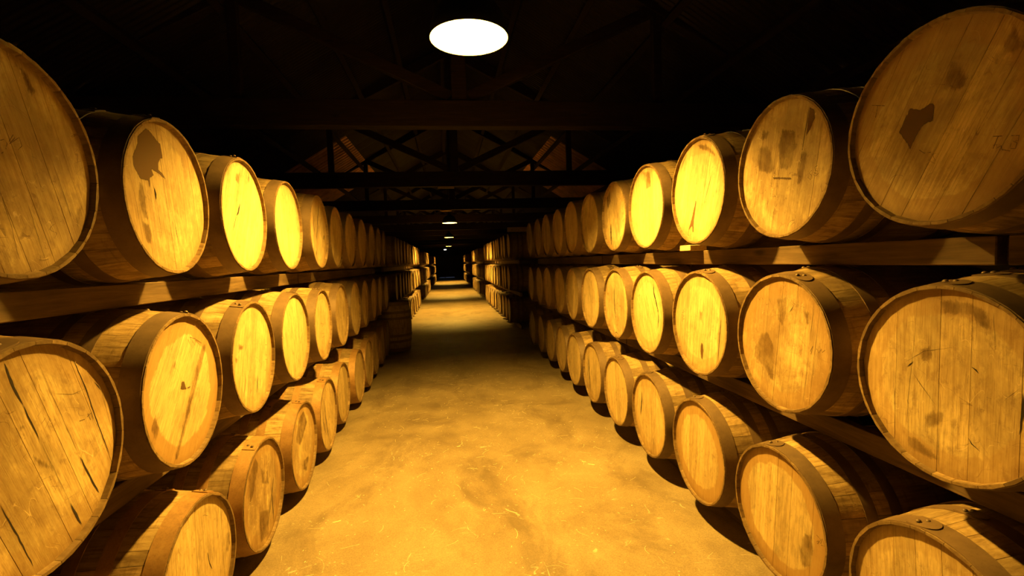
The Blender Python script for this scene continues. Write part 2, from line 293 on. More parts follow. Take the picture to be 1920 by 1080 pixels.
MARKS={'RT1':[('S',0,[(77,67),(47,52),(13,63),(5,49),(10,10),(29,10),(41,5),(75,-54),(88,-28),(113,5)]),('F',0,[(-129,96),(-173,181),(-185,169),(-208,112),(-159,115)]),('F',0,[(-18,116),(-33,158),(-54,144),(-88,90),(-50,68),(-13,86)]),('K',0,[(-176,-78),(-192,-82),(-190,-94),(-178,-91),(-188,-98),(-185,-111),(-174,-108),(-176,-95)]),('K',0,[(-137,-70),(-157,-74),(-148,-74),(-138,-100)]),('K',0,[(-138,-92),(-146,-92),(-144,-101),(-155,-97),(-157,-107),(-174,-114)]),('K',0,[(203,115),(157,99)]),('K',0,[(181,107),(189,73)]),('K',0,[(48,-60),(34,-72),(14,-74)])],
'RT2':[('S',0,[(-151,200),(-175,179),(-178,150),(-155,116),(-131,92),(-141,156)]),('C',5,[(-148,200),(-127,109),(-106,20)]),('S',0,[(53,-23),(-57,-44),(-57,-54),(53,-33)]),('F',0,[(1,160),(-76,136),(-84,68),(-69,50),(-54,-11),(18,-3),(26,94)]),('F',0,[(144,122),(77,112),(43,7),(77,-9),(149,16),(158,78)]),('F',0,[(120,193),(76,169),(94,139),(144,149),(130,166)]),('F',0,[(-113,50),(-141,33),(-134,-17),(-113,-75),(-84,-76),(-84,-17)]),('K',0,[(-189,-25),(-176,-28),(-179,-41),(-189,-45),(-184,-53),(-170,-47)]),('K',0,[(-161,-37),(-148,-45),(-161,-55),(-155,-70),(-141,-59),(-155,-52)]),('K',0,[(-169,-54),(-179,-62),(-195,-54)]),('C',2,[(187,102),(218,-122)]),('C',2.5,[(9,211),(25,133),(60,-35),(99,-230)]),('C',1.5,[(-214,129),(-240,64),(-248,-30)])],
'RM1':[('F',0,[(60,-117),(42,-95),(30,-79),(21,-89),(-2,-82),(0,-113),(20,-135),(38,-138),(53,-155)]),('F',0,[(76,90),(42,99),(32,73),(53,38),(72,53)]),('F',0,[(108,-191),(81,-188),(13,-218),(16,-231),(55,-235),(106,-223)]),('F',0,[(17,237),(-62,237),(-102,218),(-122,167),(-83,173),(-63,198),(8,196)]),('C',3,[(94,10),(64,-27),(24,-69)]),('C',2.5,[(117,37),(60,80),(-27,107)]),('C',6,[(-66,-134),(-74,-148),(-95,-160)]),('C',7,[(-70,61),(-81,55),(-88,48)]),('C',8,[(-62,37),(-61,14)]),('C',4,[(112,22),(91,43)]),('C',4,[(118,66),(98,80)]),('C',2,[(82,236),(87,138),(108,-83),(104,-227)]),('C',2,[(-118,220),(-125,124)]),('C',6,[(-187,22),(-187,-20),(-182,-84)]),('C',3,[(155,10),(149,-201)]),('C',2,[(-145,-11),(-179,30)]),('C',4,[(-107,-11),(-119,-12)]),('C',2.5,[(14,-130),(14,-215),(13,-250)])],
'RM2':[('C',7,[(2,228),(4,202)]),('C',5,[(-70,156),(-46,128)]),('C',3,[(77,179),(59,150)]),('C',3,[(-172,182),(-170,133),(-159,57)]),('C',3,[(-149,-21),(-134,-123),(-119,-220)]),('C',2,[(-92,230),(-93,130)]),('C',1.5,[(-14,-30),(-101,-30)]),('C',7,[(-13,-107),(-15,-119)]),('F',0,[(124,20),(82,33),(46,-23),(47,-168),(65,-172),(111,-121),(179,-97),(173,-45)]),('F',0,[(28,177),(-30,187),(-38,142),(-5,69),(20,89)]),('F',0,[(-116,144),(-152,142),(-149,88),(-131,96)]),('K',0,[(-188,8),(-198,-6),(-208,9),(-215,-1),(-228,10)]),('K',0,[(-156,-9),(-170,15),(-160,-19)]),('K',0,[(147,180),(137,162),(128,185),(114,167)])],
'LT1':[('K',0,[(11,45),(2,50),(-6,42),(1,23),(12,15)]),('K',0,[(-9,45),(-24,67),(-28,61),(-12,43),(-40,65),(-46,46),(-34,34)]),('F',0,[(-44,246),(-72,239),(-102,195),(-85,165),(-57,231)]),('F',0,[(-196,-98),(-235,-59),(-214,-130),(-199,-151)]),('C',3,[(-135,21),(-160,-44),(-191,-141)]),('C',3,[(-45,-86),(-65,-155),(-86,-233)]),('C',3,[(24,-73),(4,-149),(-12,-242)]),('C',1.5,[(-62,82),(-100,-96)])],
'LT2':[('S',0,[(112,224),(93,224),(56,204),(26,190),(18,140),(36,136),(47,118),(52,95),(25,86),(4,65),(27,70),(53,81),(93,87),(83,70),(106,53),(110,15),(120,43),(161,43),(185,69),(195,82),(196,112),(163,159),(160,185)]),('F',0,[(170,37),(147,25),(140,-20),(136,-87),(161,-92),(175,-45),(179,-5)]),('F',0,[(170,-95),(129,-102),(117,-143),(126,-181),(158,-172)]),('C',3,[(92,55),(77,-33),(62,-129),(48,-244)]),('C',12,[(86,25),(79,4),(78,-14)]),('C',4,[(-28,-72),(-37,-123),(-47,-165)]),('C',3,[(222,76),(194,-37),(171,-182)]),('C',2.5,[(107,226),(80,227),(57,202)]),('C',2.5,[(34,248),(-4,239),(-21,205)]),('C',2,[(-68,241),(-84,180)]),('C',4,[(4,-52),(-16,-44)]),('C',3,[(-54,-244),(-61,-215),(-50,-180)])],
'LM1':[('C',9,[(63,239),(47,181),(27,135)]),('C',5,[(27,135),(11,89),(-8,40)]),('C',4,[(-127,215),(-161,133),(-193,26),(-233,-90)]),('C',7,[(-125,-48),(-146,-102),(-179,-173)]),('C',7,[(-81,-151),(-95,-190),(-110,-225)]),('C',4,[(104,-63),(70,-151),(39,-240)]),('C',2,[(-22,227),(-56,132),(-128,-58)]),('C',2,[(-8,40),(-81,-151)]),('C',2,[(-57,138),(-118,120),(-172,124)]),('C',2,[(-181,172),(-219,106),(-249,-21)]),('C',6,[(-197,133),(-219,103)]),('C',6,[(-8,96),(-18,106)]),('K',0,[(-132,44),(-151,43)]),('K',0,[(-155,45),(-176,53),(-181,30)]),('K',0,[(-164,54),(-171,35)]),('F',0,[(34,94),(23,88),(25,76),(38,78),(45,90)]),('F',0,[(13,11),(-32,-29),(-37,-48),(4,-19)]),('C',2,[(116,-188),(108,-210)])],
'LM2':[('S',0,[(11,30),(-4,29),(-11,-1),(-49,0),(-37,-8),(5,-4),(29,6)]),('F',0,[(60,112),(40,113),(49,87),(73,87)]),('K',0,[(-50,177),(-68,145),(-67,180),(-96,146),(-105,165),(-131,143)]),('K',0,[(-62,184),(-100,172),(-149,146)]),('F',0,[(-192,145),(-147,131),(-70,37),(0,-80),(98,-230),(76,-238),(-45,-70),(-158,79)]),('C',3,[(-192,145),(-117,44),(-35,-61),(85,-235)]),('F',0,[(186,-32),(168,-91),(194,-133),(217,-84)]),('C',3,[(-85,106),(-93,83)]),('C',2,[(118,129),(111,112)])],
'LM3':[('K',0,[(-171,31),(-198,25)]),('K',0,[(-181,-23),(-164,-25),(-179,-34),(-189,-30),(-181,-23)]),('K',0,[(-159,-47),(-185,-55)]),('K',0,[(-156,-61),(-162,-57)]),('K',0,[(-137,-102),(-161,-107)]),('C',5,[(-42,-104),(-31,-152),(-14,-201)]),('F',0,[(163,95),(110,73),(112,55),(169,59)]),('F',0,[(207,36),(181,25),(192,-3),(207,6)]),('C',2,[(104,-79),(140,-170)]),('C',4,[(-27,-50),(-32,-71)])],
'LM4':[('C',9,[(116,30),(124,13)]),('C',4,[(140,2),(158,-18)]),('C',3,[(-159,6),(-105,-68)])],
'LM5':[('K',0,[(41,15),(-53,-2),(9,-15)]),('K',0,[(20,-69),(-38,-73),(-52,-101),(27,-99)])],
'LT3':[('C',8,[(35,56),(62,9),(85,-10)]),('C',3,[(85,-10),(112,-47),(137,-88)]),('C',4,[(-95,231),(-99,213),(-102,174)]),('C',3,[(-101,222),(-84,174)]),('C',3,[(-148,103),(-148,93)]),('F',0,[(60,199),(4,215),(28,147),(78,161)])],
'LT4':[('C',7,[(-241,66),(-245,51)]),('C',2,[(-29,6),(15,-50)])],
'LT5':[('C',9,[(-55,237),(-6,99),(27,6),(74,-60)]),('C',5,[(94,125),(117,44),(108,-35)]),('C',6,[(78,-140),(101,-190)]),('F',0,[(-152,-11),(-208,-13),(-180,-57),(-125,-50)])],
'LB2':[('C',3,[(-40,195),(-60,188),(-86,173)]),('C',5,[(-60,37),(-70,-13),(-87,-50)]),('F',0,[(-222,23),(-250,15),(-247,-41),(-217,-65),(-200,-42)])],
'LB3':[('C',6,[(-149,15),(-109,-64),(-114,-144),(-115,-222)]),('C',4,[(-97,-58),(-74,-123),(-25,-192)]),('F',0,[(16,135),(-71,88),(-83,6),(7,49)]),('F',0,[(72,-65),(-62,-117),(-40,-247),(75,-227)]),('K',0,[(-243,-60),(-235,-75),(-234,-88),(-211,-99)]),('K',0,[(-239,-52),(-236,-83)]),('F',0,[(164,157),(70,221),(34,170),(119,48),(166,19)])],
'LB4':[('F',0,[(65,196),(-50,217),(-109,115),(64,14),(143,67)]),('F',0,[(11,-99),(-105,-111),(-48,-195),(41,-156)])],
'LB5':[('C',9,[(85,143),(66,-13),(0,-230)]),('C',6,[(140,105),(145,-14),(79,-145)])],
'RT3':[('S',0,[(12,-26),(19,-67),(42,-143),(49,-210),(61,-215),(65,-178),(105,-200),(112,-224),(105,-194),(72,-141),(47,-94)]),('C',3,[(105,-194),(112,-224),(100,-229)]),('F',0,[(-2,244),(-90,228),(-172,164),(-181,140),(-90,189),(-24,215)]),('C',2,[(-150,86),(-62,-77)]),('C',2,[(117,221),(186,150)]),('C',3,[(-43,-69),(-47,-90)])],
'RT4':[('K',0,[(-203,-11),(-190,-17)]),('K',0,[(-202,-32),(-176,-22),(-169,-43),(-197,-53),(-202,-43),(-189,-39)]),('F',0,[(48,243),(-62,229),(-76,123),(-2,112)]),('K',0,[(245,-51),(229,-65),(239,-72),(230,-97)])],
'RT5':[('C',16,[(94,-48),(95,-152),(91,-233)]),('C',4,[(-80,28),(-71,-25)]),('F',0,[(181,173),(95,231),(80,129),(169,64)])],
'RM3':[('S',0,[(-23,-98),(-36,-113),(-41,-145),(-27,-201),(-15,-184),(-7,-151),(-12,-122)]),('K',0,[(159,63),(169,50),(154,46),(184,37)]),('K',0,[(191,24),(161,21),(185,6),(155,4),(192,-6),(174,-13)]),('C',3,[(-206,51),(-185,-87),(-174,-178)]),('F',0,[(-5,67),(-41,66),(-30,9),(-9,18)]),('C',6,[(76,-231),(71,-240)]),('F',0,[(-139,-58),(-167,-53),(-157,-70)])],
'RM4':[('C',10,[(-98,197),(-103,139),(-137,80),(-168,8)]),('C',6,[(-168,8),(-166,-46),(-158,-95)]),('C',10,[(152,105),(130,104)]),('F',0,[(-163,-121),(-186,-124),(-176,-173),(-158,-176)])],
'RM5':[('C',9,[(38,129),(45,52),(37,-49),(18,-136)]),('K',0,[(-7,-3),(-43,13),(-54,-11),(-88,-12)]),('K',0,[(-100,1),(-114,-30)]),('C',4,[(44,-246),(7,-232),(-34,-248)]),('F',0,[(214,85),(161,79),(176,52),(223,57)])],
'RB2':[('K',0,[(-210,24),(-232,17),(-213,-10),(-210,-2),(-226,10)]),('K',0,[(-229,0),(-238,25),(-250,3),(-232,-3)]),('C',2.5,[(-1,54),(2,-10)]),('C',2.5,[(5,-17),(-15,-12)]),('C',2,[(7,-69),(16,-245)]),('F',0,[(-147,-2),(-187,10),(-200,-53),(-174,-126),(-133,-153),(-119,-93)])],
'RB4':[('C',9,[(121,129),(127,61),(154,-58)]),('C',4,[(-52,-139),(-66,-192)]),('C',2,[(122,218),(121,129)])],
'RB6':[('C',13,[(133,139),(125,42),(102,-86),(91,-218)]),('C',5,[(181,-21),(161,-117)])]}

# ---------------------------------------------------------------- setting: floor, walls, roof
XL, XR, Y0, Y1 = -7.65, 8.35, -4.0, 92.0
RIDGE_X, RIDGE_Z, SLOPE = .35, 7.4, .6
EAVE_Z = RIDGE_Z - SLOPE*(XR-RIDGE_X)
m = MB(); a = P(XL, Y0, FLOOR_Z); b_ = P(XR, Y1, FLOOR_Z); m.box(a[0]-.3, a[1]-.3, a[2]-.2, b_[0]+.3, b_[1]+.3, a[2])
fl = link('floor', m.me('floor'), M_FLOOR); fl['kind'] = 'structure'; fl['seed'] = .37
m = MB(); q = P(XL, Y0, 0); e = P(XL, Y1, EAVE_Z); m.box(q[0]-.3, q[1]-.3, a[2], q[0], e[1]+.3, e[2]); o = link('wall_left', m.me('wall_left'), M_WALL); o['kind'] = 'structure'
m = MB(); q = P(XR, Y0, 0); e = P(XR, Y1, EAVE_Z); m.box(q[0], q[1]-.3, a[2], q[0]+.3, e[1]+.3, e[2]); o = link('wall_right', m.me('wall_right'), M_WALL); o['kind'] = 'structure'
def gable(name, y, t):
    pts = [(XL, FLOOR_Z), (XR, FLOOR_Z), (XR, EAVE_Z), (RIDGE_X, RIDGE_Z), (XL, EAVE_Z)]
    v = [P(x, y, z) for x, z in pts]; v += [(p[0], p[1]+t, p[2]) for p in v]
    f = [[0,1,2,3,4], [9,8,7,6,5]] + [[i, (i+1) % 5, (i+1) % 5+5, i+5] for i in range(5)]
    o = link(name, mesh(name, v, f), M_WALL); o['kind'] = 'structure'
gable('wall_back', Y1, .3); gable('wall_front', Y0, -.3)
# end door with a gap of daylight under it
dr = empty('door_1', P(.1, Y1, FLOOR_Z)); dr['kind'] = 'structure'
m = MB()
for k in range(6): m.box(-1.2+.4*k+.004, -.07, .05, -.8+.4*k-.004, -.02, 2.3, .004)
link('door_boards', m.me('door_boards'), M_DARK, dr)
m = MB(); m.box(-.95, -.045, .004, -.40, -.015, .034); m.box(-.30, -.045, .004, .62, -.015, .042)
tag(link('daylight_gap', m.me('daylight_gap'), M_DAY, dr), 'strip of bluish daylight under the door', None)

# corrugated roof sheets, purlins (children of the ceiling)
ceil = empty('ceiling', P(RIDGE_X, Y0, RIDGE_Z)); ceil['kind'] = 'structure'
ang = math.atan(SLOPE)
def sheet_mesh(width, length, side, segs, amp=.011, pitch=.076):
    v = []; f = []; n = segs
    for i in range(n+1):
        y = width*i/n; h = amp*max(-.6, min(.6, math.cos(y/pitch*2*PI)))*1.4 if segs > 8 else 0
        for s_ in (0, length):
            for t in (0, .003): v.append((side*s_, y, h+t))
    for i in range(n):
        k = i*4; f += [[k, k+4, k+6, k+2], [k+1, k+3, k+7, k+5]]
    f += [[0, 1, 3, 2]]; k = n*4; f += [[k, k+2, k+3, k+1]]
    for i in range(n): k = i*4; f += [[k, k+1, k+5, k+4], [k+2, k+6, k+7, k+3]]
    return mesh('roof_sheet', v, f, True, 50)
slen = (XR-RIDGE_X)*U/math.cos(ang)
Ltot = (Y1-Y0)*U
for side in (-1, 1):
    a_me = sheet_mesh(1.54, slen/2+.05, side, 120); b_me = sheet_mesh(6.1, slen+.02, side, 2); a_me.materials.append(M_SHEET); a_lit = sheet_mesh(1.54, slen/2+.05, side, 120, .028, .19); a_lit.materials.append(M_SHEET2)
    y = 3.0*U
    first = True
    k = 0
    while y < 30*U:
        for h in (0, 1):
            o = link('roof_sheet', (a_lit if (h == 1 and 16.4*U < y < 24.5*U) else a_me), None, ceil)  # pale sheets low on the slope paint the lit roof patches
            d = h*slen/2
            o.location = (side*d*math.cos(ang), y-Y0*U-.0, -d*math.sin(ang) + (.016 if h == 0 else 0) + (k % 2)*.004)
            o.rotation_euler = (0, side*ang, 0); o['seed'] = rnd.random()
        y += 1.5; k += 1
    ye = y
    for y in [ye + 6.0*i for i in range(int((Y1*U-ye)/6)+1)] + [3*U-6.0]:
        o = link('roof_sheet', b_me, M_SHEET, ceil); o.location = (0, y-Y0*U, .01); o.rotation_euler = (0, side*ang, 0); o['seed'] = rnd.random()
    for d in (.25, 1.1, 1.95, 2.8, 3.65, 4.5):
        m = MB(); m.box(-.04, 0, -.10, .04, Ltot, 0, .004)
        o = link('purlin', m.me('purlin'), M_TRUSS, ceil); o.location = (side*d*math.cos(ang)-side*.02, 0, -d*math.sin(ang)-.03); o.rotation_euler = (0, side*ang, 0)

# roof trusses: tie beam, rafters, king post, struts
def timber(x0, z0, x1, z1, w_, t):
    L = math.hypot(x1-x0, z1-z0); an = math.atan2(z1-z0, x1-x0)
    M_ = Matrix.Translation((x0, 0, z0)) @ Matrix.Rotation(-an, 4, 'Y')
    m = MB(); m.box(0, -t/2, -w_/2, L, t/2, w_/2, .006, M_); return m
TIE_B = 2.6; TIE_H = .49
truss_y = [2.33+7.07*i for i in range(13)]
trw = ['nearest the camera, its tie beam just above the picture', 'second from the camera, tie beam crossing behind the first lamp', 'third from the camera, just behind the lit roof sheets']
ordw = ['first', 'second', 'third', 'fourth', 'fifth', 'sixth', 'seventh', 'eighth', 'ninth', 'tenth', 'eleventh', 'twelfth', 'thirteenth', 'fourteenth']
parts = []
hw = (XR-RIDGE_X)*U; zr = (RIDGE_Z-TIE_B)*U - .16
ml = [('tie_beam', timber(-hw, TIE_H*U/2, hw, TIE_H*U/2, TIE_H*U, .15)),
      ('rafter', timber(-hw+.05, TIE_H*U-.05, 0, zr, .18, .10)), ('rafter', timber(hw-.05, TIE_H*U-.05, 0, zr, .18, .10)),
      ('king_post', timber(0, TIE_H*U, 0, zr-.1, .16, .11)),
      ('strut', timber(-.1, TIE_H*U+.05, -hw*.5, zr*.5+.06, .12, .09)), ('strut', timber(.1, TIE_H*U+.05, hw*.5, zr*.5+.06, .12, .09)),
      ('hanger_post', timber(-hw*.5, TIE_H*U, -hw*.5, zr*.5, .10, .08)), ('hanger_post', timber(hw*.5, TIE_H*U, hw*.5, zr*.5, .10, .08))]
ml = [(n, b.me(n)) for n, b in ml]
for i, ty in enumerate(truss_y):
    t = empty('roof_truss', P(RIDGE_X, ty, TIE_B))
    tag(t, 'dark timber roof truss, ' + (trw[i] if i < 3 else ordw[i]+' from the camera along the dark roof'), 'roof truss', 'timber trusses under the roof')
    for n, me in ml:
        o = link(n, me, M_TRUSS, t); o['seed'] = rnd.random()
for i, (ty, x) in enumerate(((truss_y[2], .05), (truss_y[3], .02))):  # pale strips stand in for light caught under two tie beams
    m = MB(); m.box(-.155, -.05, -.03, .155, .05, 0, .004)
    o = link('lit_strip', m.me('lit_strip'), M_PALE, None, P(x, ty, TIE_B))
    tag(o, 'short pale strip added as the lit spot under the %s tie beam from the camera' % ('third', 'fourth')[i], 'lit_strip', 'pale strips added as lit spots under the tie beams'); o['seed'] = .1*i

# ---------------------------------------------------------------- barrels
BL = 1.55*U; RS = .2765; RB = .565*U-.003
def rad(x): return RS + (RB-RS)*(1-((x-BL/2)/(BL/2))**2)
def stave_mesh(a0, a1, ns=2, thin=False):
    xs = [0, .016, .15, .29, BL/2, BL-.29, BL-.15, BL-.016, BL] if not thin else [0, .2, BL/2, BL-.2, BL]
    v = []; f = []; n = len(xs); W = ns+3
    g = .0007
    for x in xs:
        ro = rad(x); e = min(x, BL-x)
        ri = ro-.0075 if e < .001 else ro-(.014 if e < .05 else .024)
        dg = g/ro
        for j in range(ns+1):
            t = j/ns; A = a0+dg+(a1-a0-2*dg)*t
            rr = ro + (.0009 if 0 < j < ns else -.0006)
            v.append((x, rr*math.cos(A), rr*math.sin(A)))
        v.append((x, ri*math.cos(a1-dg), ri*math.sin(a1-dg))); v.append((x, ri*math.cos(a0+dg), ri*math.sin(a0+dg)))
    for i in range(n-1):
        for j in range(W): k = (j+1) % W; f.append([i*W+j, i*W+k, (i+1)*W+k, (i+1)*W+j])
    f.append(list(range(W))); f.append([(n-1)*W+j for j in range(W)][::-1])
    return mesh('stave', v, f, True, 40)
def hoop_mesh(x0, x1, n=48, lap=True, t=.0028):
    m = MB()
    def R_(x, d): return rad(x)+d
    m.lathe([(R_(x0, -.004), x0), (R_(x0, t), x0), (R_(x1, t), x1), (R_(x1, -.004), x1)], n, True, axis='x')
    if lap:   # rounded lap of the strap end over its other end
        c = (x0+x1)/2; hw_ = (x1-x0)/2*.96; ks = 10; top = []; pts = []
        for i in range(ks+1):
            th = -PI/2+PI*i/ks; pts.append((c+hw_*math.sin(th), .08+.022*math.cos(th)/.28*1.6))
        pts = [(c-hw_, -.06)] + pts + [(c+hw_, -.06)]
        k = len(m.v)
        for x, A in pts: r = R_(x, t+.0028); m.v.append((x, r*math.cos(A), r*math.sin(A)))
        for x, A in pts: r = R_(x, t-.001); m.v.append((x, r*math.cos(A), r*math.sin(A)))
        L_ = len(pts); m.f.append([k+i for i in range(L_)])
        for i in range(L_): j = (i+1) % L_; m.f.append([k+i, k+j, k+L_+j, k+L_+i])
    return m.me('hoop', True, 40)
def rivet_mesh():
    m = MB(); m.lathe([(.0075, 0), (.0068, .003), (.004, .0052), (.0006, .0060)], 8); return m.me('rivet', True, 60)
HEAD_R = rad(.016)-.0125; HX = .015
def board_mesh(c0, c1, n=9, holes=None):
    g = .0003; c0 += g; c1 -= g
    R_ = HEAD_R
    def arc(ca, cb, sgn):
        out = []
        for i in range(n+1):
            y = ca+(cb-ca)*i/n; out.append((y, sgn*math.sqrt(max(0, R_*R_-y*y))))
        return out
    ca, cb = max(c0, -R_*.9995), min(c1, R_*.9995)
    pts = arc(ca, cb, 1) + arc(cb, ca, -1)
    v = []; f = []; L_ = len(pts)
    def inner(y, z):
        d = .0004; r = math.hypot(y, z)
        y2 = min(max(y, ca+d), cb-d); return (y2, z*(1-.0015/max(r, .01)))
    for (y, z) in pts: q = inner(y, z); v.append((HX, q[0], q[1]))
    for (y, z) in pts: v.append((HX+.0006, y, z))
    for (y, z) in pts: v.append((HX+.022, y, z))
    h = n+1
    for i in range(n): f.append([i, i+1, L_-2-i, L_-1-i])
    for ring in (0, 1):
        for i in range(L_): j = (i+1) % L_; f.append([ring*L_+i, ring*L_+j, (ring+1)*L_+j, (ring+1)*L_+i])
    for i in range(n): f.append([2*L_+i, 2*L_+L_-1-i, 2*L_+L_-2-i, 2*L_+i+1])
    return mesh('head_board', v, f)
def disc_mesh(x):
    m = MB(); n = 24
    v = [(x, HEAD_R*math.cos(2*PI*i/n), HEAD_R*math.sin(2*PI*i/n)) for i in range(n)] + [(x-.02, HEAD_R*math.cos(2*PI*i/n), HEAD_R*math.sin(2*PI*i/n)) for i in range(n)]
    f = [list(range(n)), [n+i for i in range(n)][::-1]] + [[i, (i+1) % n, n+(i+1) % n, n+i] for i in range(n)]
    return mesh('rear_head', v, f)
def split(total, n, var, r):
    w_ = [1+var*(r.random()*2-1) for _ in range(n)]; s_ = sum(w_); out = [0]
    for x in w_: out.append(out[-1]+x/s_*total)
    return out
HOOPS = [(.004, .066), (.160, .205), (.262, .305)]; HOOPS += [(BL-b, BL-a) for a, b in HOOPS]
protos = []
for k in range(3):
    r = random.Random(40+k)
    sa = split(2*PI, 28, .32, r); st = [stave_mesh(sa[i], sa[i+1]) for i in range(28)]
    hb = split(2*HEAD_R, (6, 5, 7)[k], .3, r); bd = [board_mesh(hb[i]-HEAD_R, hb[i+1]-HEAD_R) for i in range(len(hb)-1)]
    protos.append((st, bd))
hoop_me = [hoop_mesh(a, b) for a, b in HOOPS]; riv_me = rivet_mesh(); rear_me = disc_mesh(BL-HX)
def joined_body(ns):
    v = []; f = []; r = random.Random(9); sa = split(2*PI, 28, .3, r)
    for i in range(28):
        me = stave_mesh(sa[i], sa[i+1], 1, True); k = len(v); v += [tuple(q.co) for q in me.vertices]; f += [[k+x for x in p.vertices] for p in me.polygons]; bpy.data.meshes.remove(me)
    return mesh('staves', v, f)
body_me = joined_body(1)
body_me.materials.append(M_STAVE)
thin_hoop = [hoop_mesh(a, b, 32, False) for a, b in HOOPS]
for me in hoop_me+thin_hoop+[riv_me]: me.materials.append(M_HOOP)
for st, bd in protos:
    for me in st: me.materials.append(M_STAVE)
    for me in bd: me.materials.append(M_HEAD)
rear_me.materials.append(M_HEAD)
# far barrel: one mesh, three materials, same outline
def far_mesh(seed):
    v = []; f = []; mi = []; n = 28; r = random.Random(seed)
    def ring(prof, mat, closed=False):
        m = MB(); k, mm, L_ = m.lathe(prof, n, closed, axis='x'); base = len(v); v.extend(m.v)
        for q in m.f: f.append([base+x for x in q]); mi.append(mat)
    ring([(HEAD_R, HX), (rad(0)-.0075, 0), (rad(0), 0)] + [(rad(x), x) for x in (.1, .25, BL/2, BL-.25, BL-.1, BL)] + [(rad(0)-.0075, BL), (HEAD_R, BL-HX)], 0)
    for a, b in HOOPS: ring([(rad(a)-.003, a), (rad(a)+.003, a), (rad(b)+.003, b), (rad(b)-.003, b)], 2)
    for x, nrm in ((HX, -1), (BL-HX, 1)):
        k = len(v); v.extend([(x, HEAD_R*math.cos(2*PI*i/n), HEAD_R*math.sin(2*PI*i/n)) for i in range(n)]); f.append([k+i for i in range(n)]); mi.append(1)
    me = mesh('barrel', v, f, True, 35)
    for mt in (M_STAVE, M_HEAD, M_HOOP): me.materials.append(mt)
    me.polygons.foreach_set('material_index', mi)
    return me
far_me = far_mesh(1)

# marks on the heads: flat prints and open cracks, lying on the boards
def mark(parent, key, i, kind, wd, pts, D):
    pts = [(y/1000, z/1000) for y, z in pts]; x = HX-.0006-.0001*(i % 5)
    r = random.Random(hash_(key)+i)
    if kind in 'SF':
        # a fine grid over the outline, each point carrying its depth inside the edge
        ys = [p[0] for p in pts]; zs = [p[1] for p in pts]; g = .005; n = len(pts); ed = .010
        ny = int((max(ys)-min(ys)+2*ed)/g)+1; nz = int((max(zs)-min(zs)+2*ed)/g)+1
        v = []; dep = []; idx = {}
        for a in range(ny+1):
            for c_ in range(nz+1):
                y = min(ys)-ed+a*g; z = min(zs)-ed+c_*g; ins = False; dm = 1
                for q in range(n):
                    (ya, za), (yb, zb) = pts[q], pts[(q+1) % n]
                    if (za > z) != (zb > z) and y < (yb-ya)*(z-za)/(zb-za)+ya: ins = not ins
                    L2 = (yb-ya)**2+(zb-za)**2+1e-12; t = max(0, min(1, ((y-ya)*(yb-ya)+(z-za)*(zb-za))/L2))
                    dm = min(dm, math.hypot(y-ya-t*(yb-ya), z-za-t*(zb-za)))
                s_ = dm if ins else -dm
                if s_ > -ed and math.hypot(y, z) < HEAD_R-.002: idx[a, c_] = len(v); v.append((x, y, z)); dep.append(s_)
        f = [[idx[a, c_], idx[a+1, c_], idx[a+1, c_+1], idx[a, c_+1]] for (a, c_) in idx if (a+1, c_) in idx and (a+1, c_+1) in idx and (a, c_+1) in idx]
        me = mesh('stain', v, f); at_ = me.attributes.new('depth', 'FLOAT', 'POINT'); at_.data.foreach_set('value', dep)
        o = link('stain', me, M_STAIN if kind == 'S' else M_FAINT, parent)
    else:
        wd = (wd*((.45 if wd <= 3 else .9) if int(key[2:]) < 3 else 1.7) if kind == 'C' else 2.4)/1000*.8
        # px widths were read on the picture; keep them fine
        path = [Vector(p) for p in pts]; fine = []
        for a in range(len(path)-1):
            s_ = max(1, int((path[a+1]-path[a]).length/.014))
            for j in range(s_): fine.append(path[a].lerp(path[a+1], j/s_))
        fine.append(path[-1]); n = len(fine); v = []; f = []
        for j, p in enumerate(fine):
            d = (fine[min(j+1, n-1)]-fine[max(j-1, 0)]); d = d.normalized() if d.length > 0 else Vector((0, 1)); nn = Vector((-d.y, d.x))
            t = j/(n-1) if n > 1 else 0
            hw_ = wd/2*((math.sin(PI*min(max(t, .0), 1))**.6*.85+.12)*r.uniform(.75, 1.25) if kind == 'C' else 1)
            p = p + (nn*r.uniform(-.0008, .0008) if kind == 'C' else Vector((0, 0)))
            v += [(x, p.x+nn.x*hw_, p.y+nn.y*hw_), (x, p.x-nn.x*hw_, p.y-nn.y*hw_)]
        for j in range(n-1): f.append([2*j, 2*j+1, 2*j+3, 2*j+2])
        o = link('crack' if kind == 'C' else 'ink_mark', mesh('mark', v, f), M_CRACK if kind == 'C' else M_INK, parent)
    o['seed'] = r.random()
    return o
def hash_(s): return sum((i+3)*ord(c) for i, c in enumerate(s))

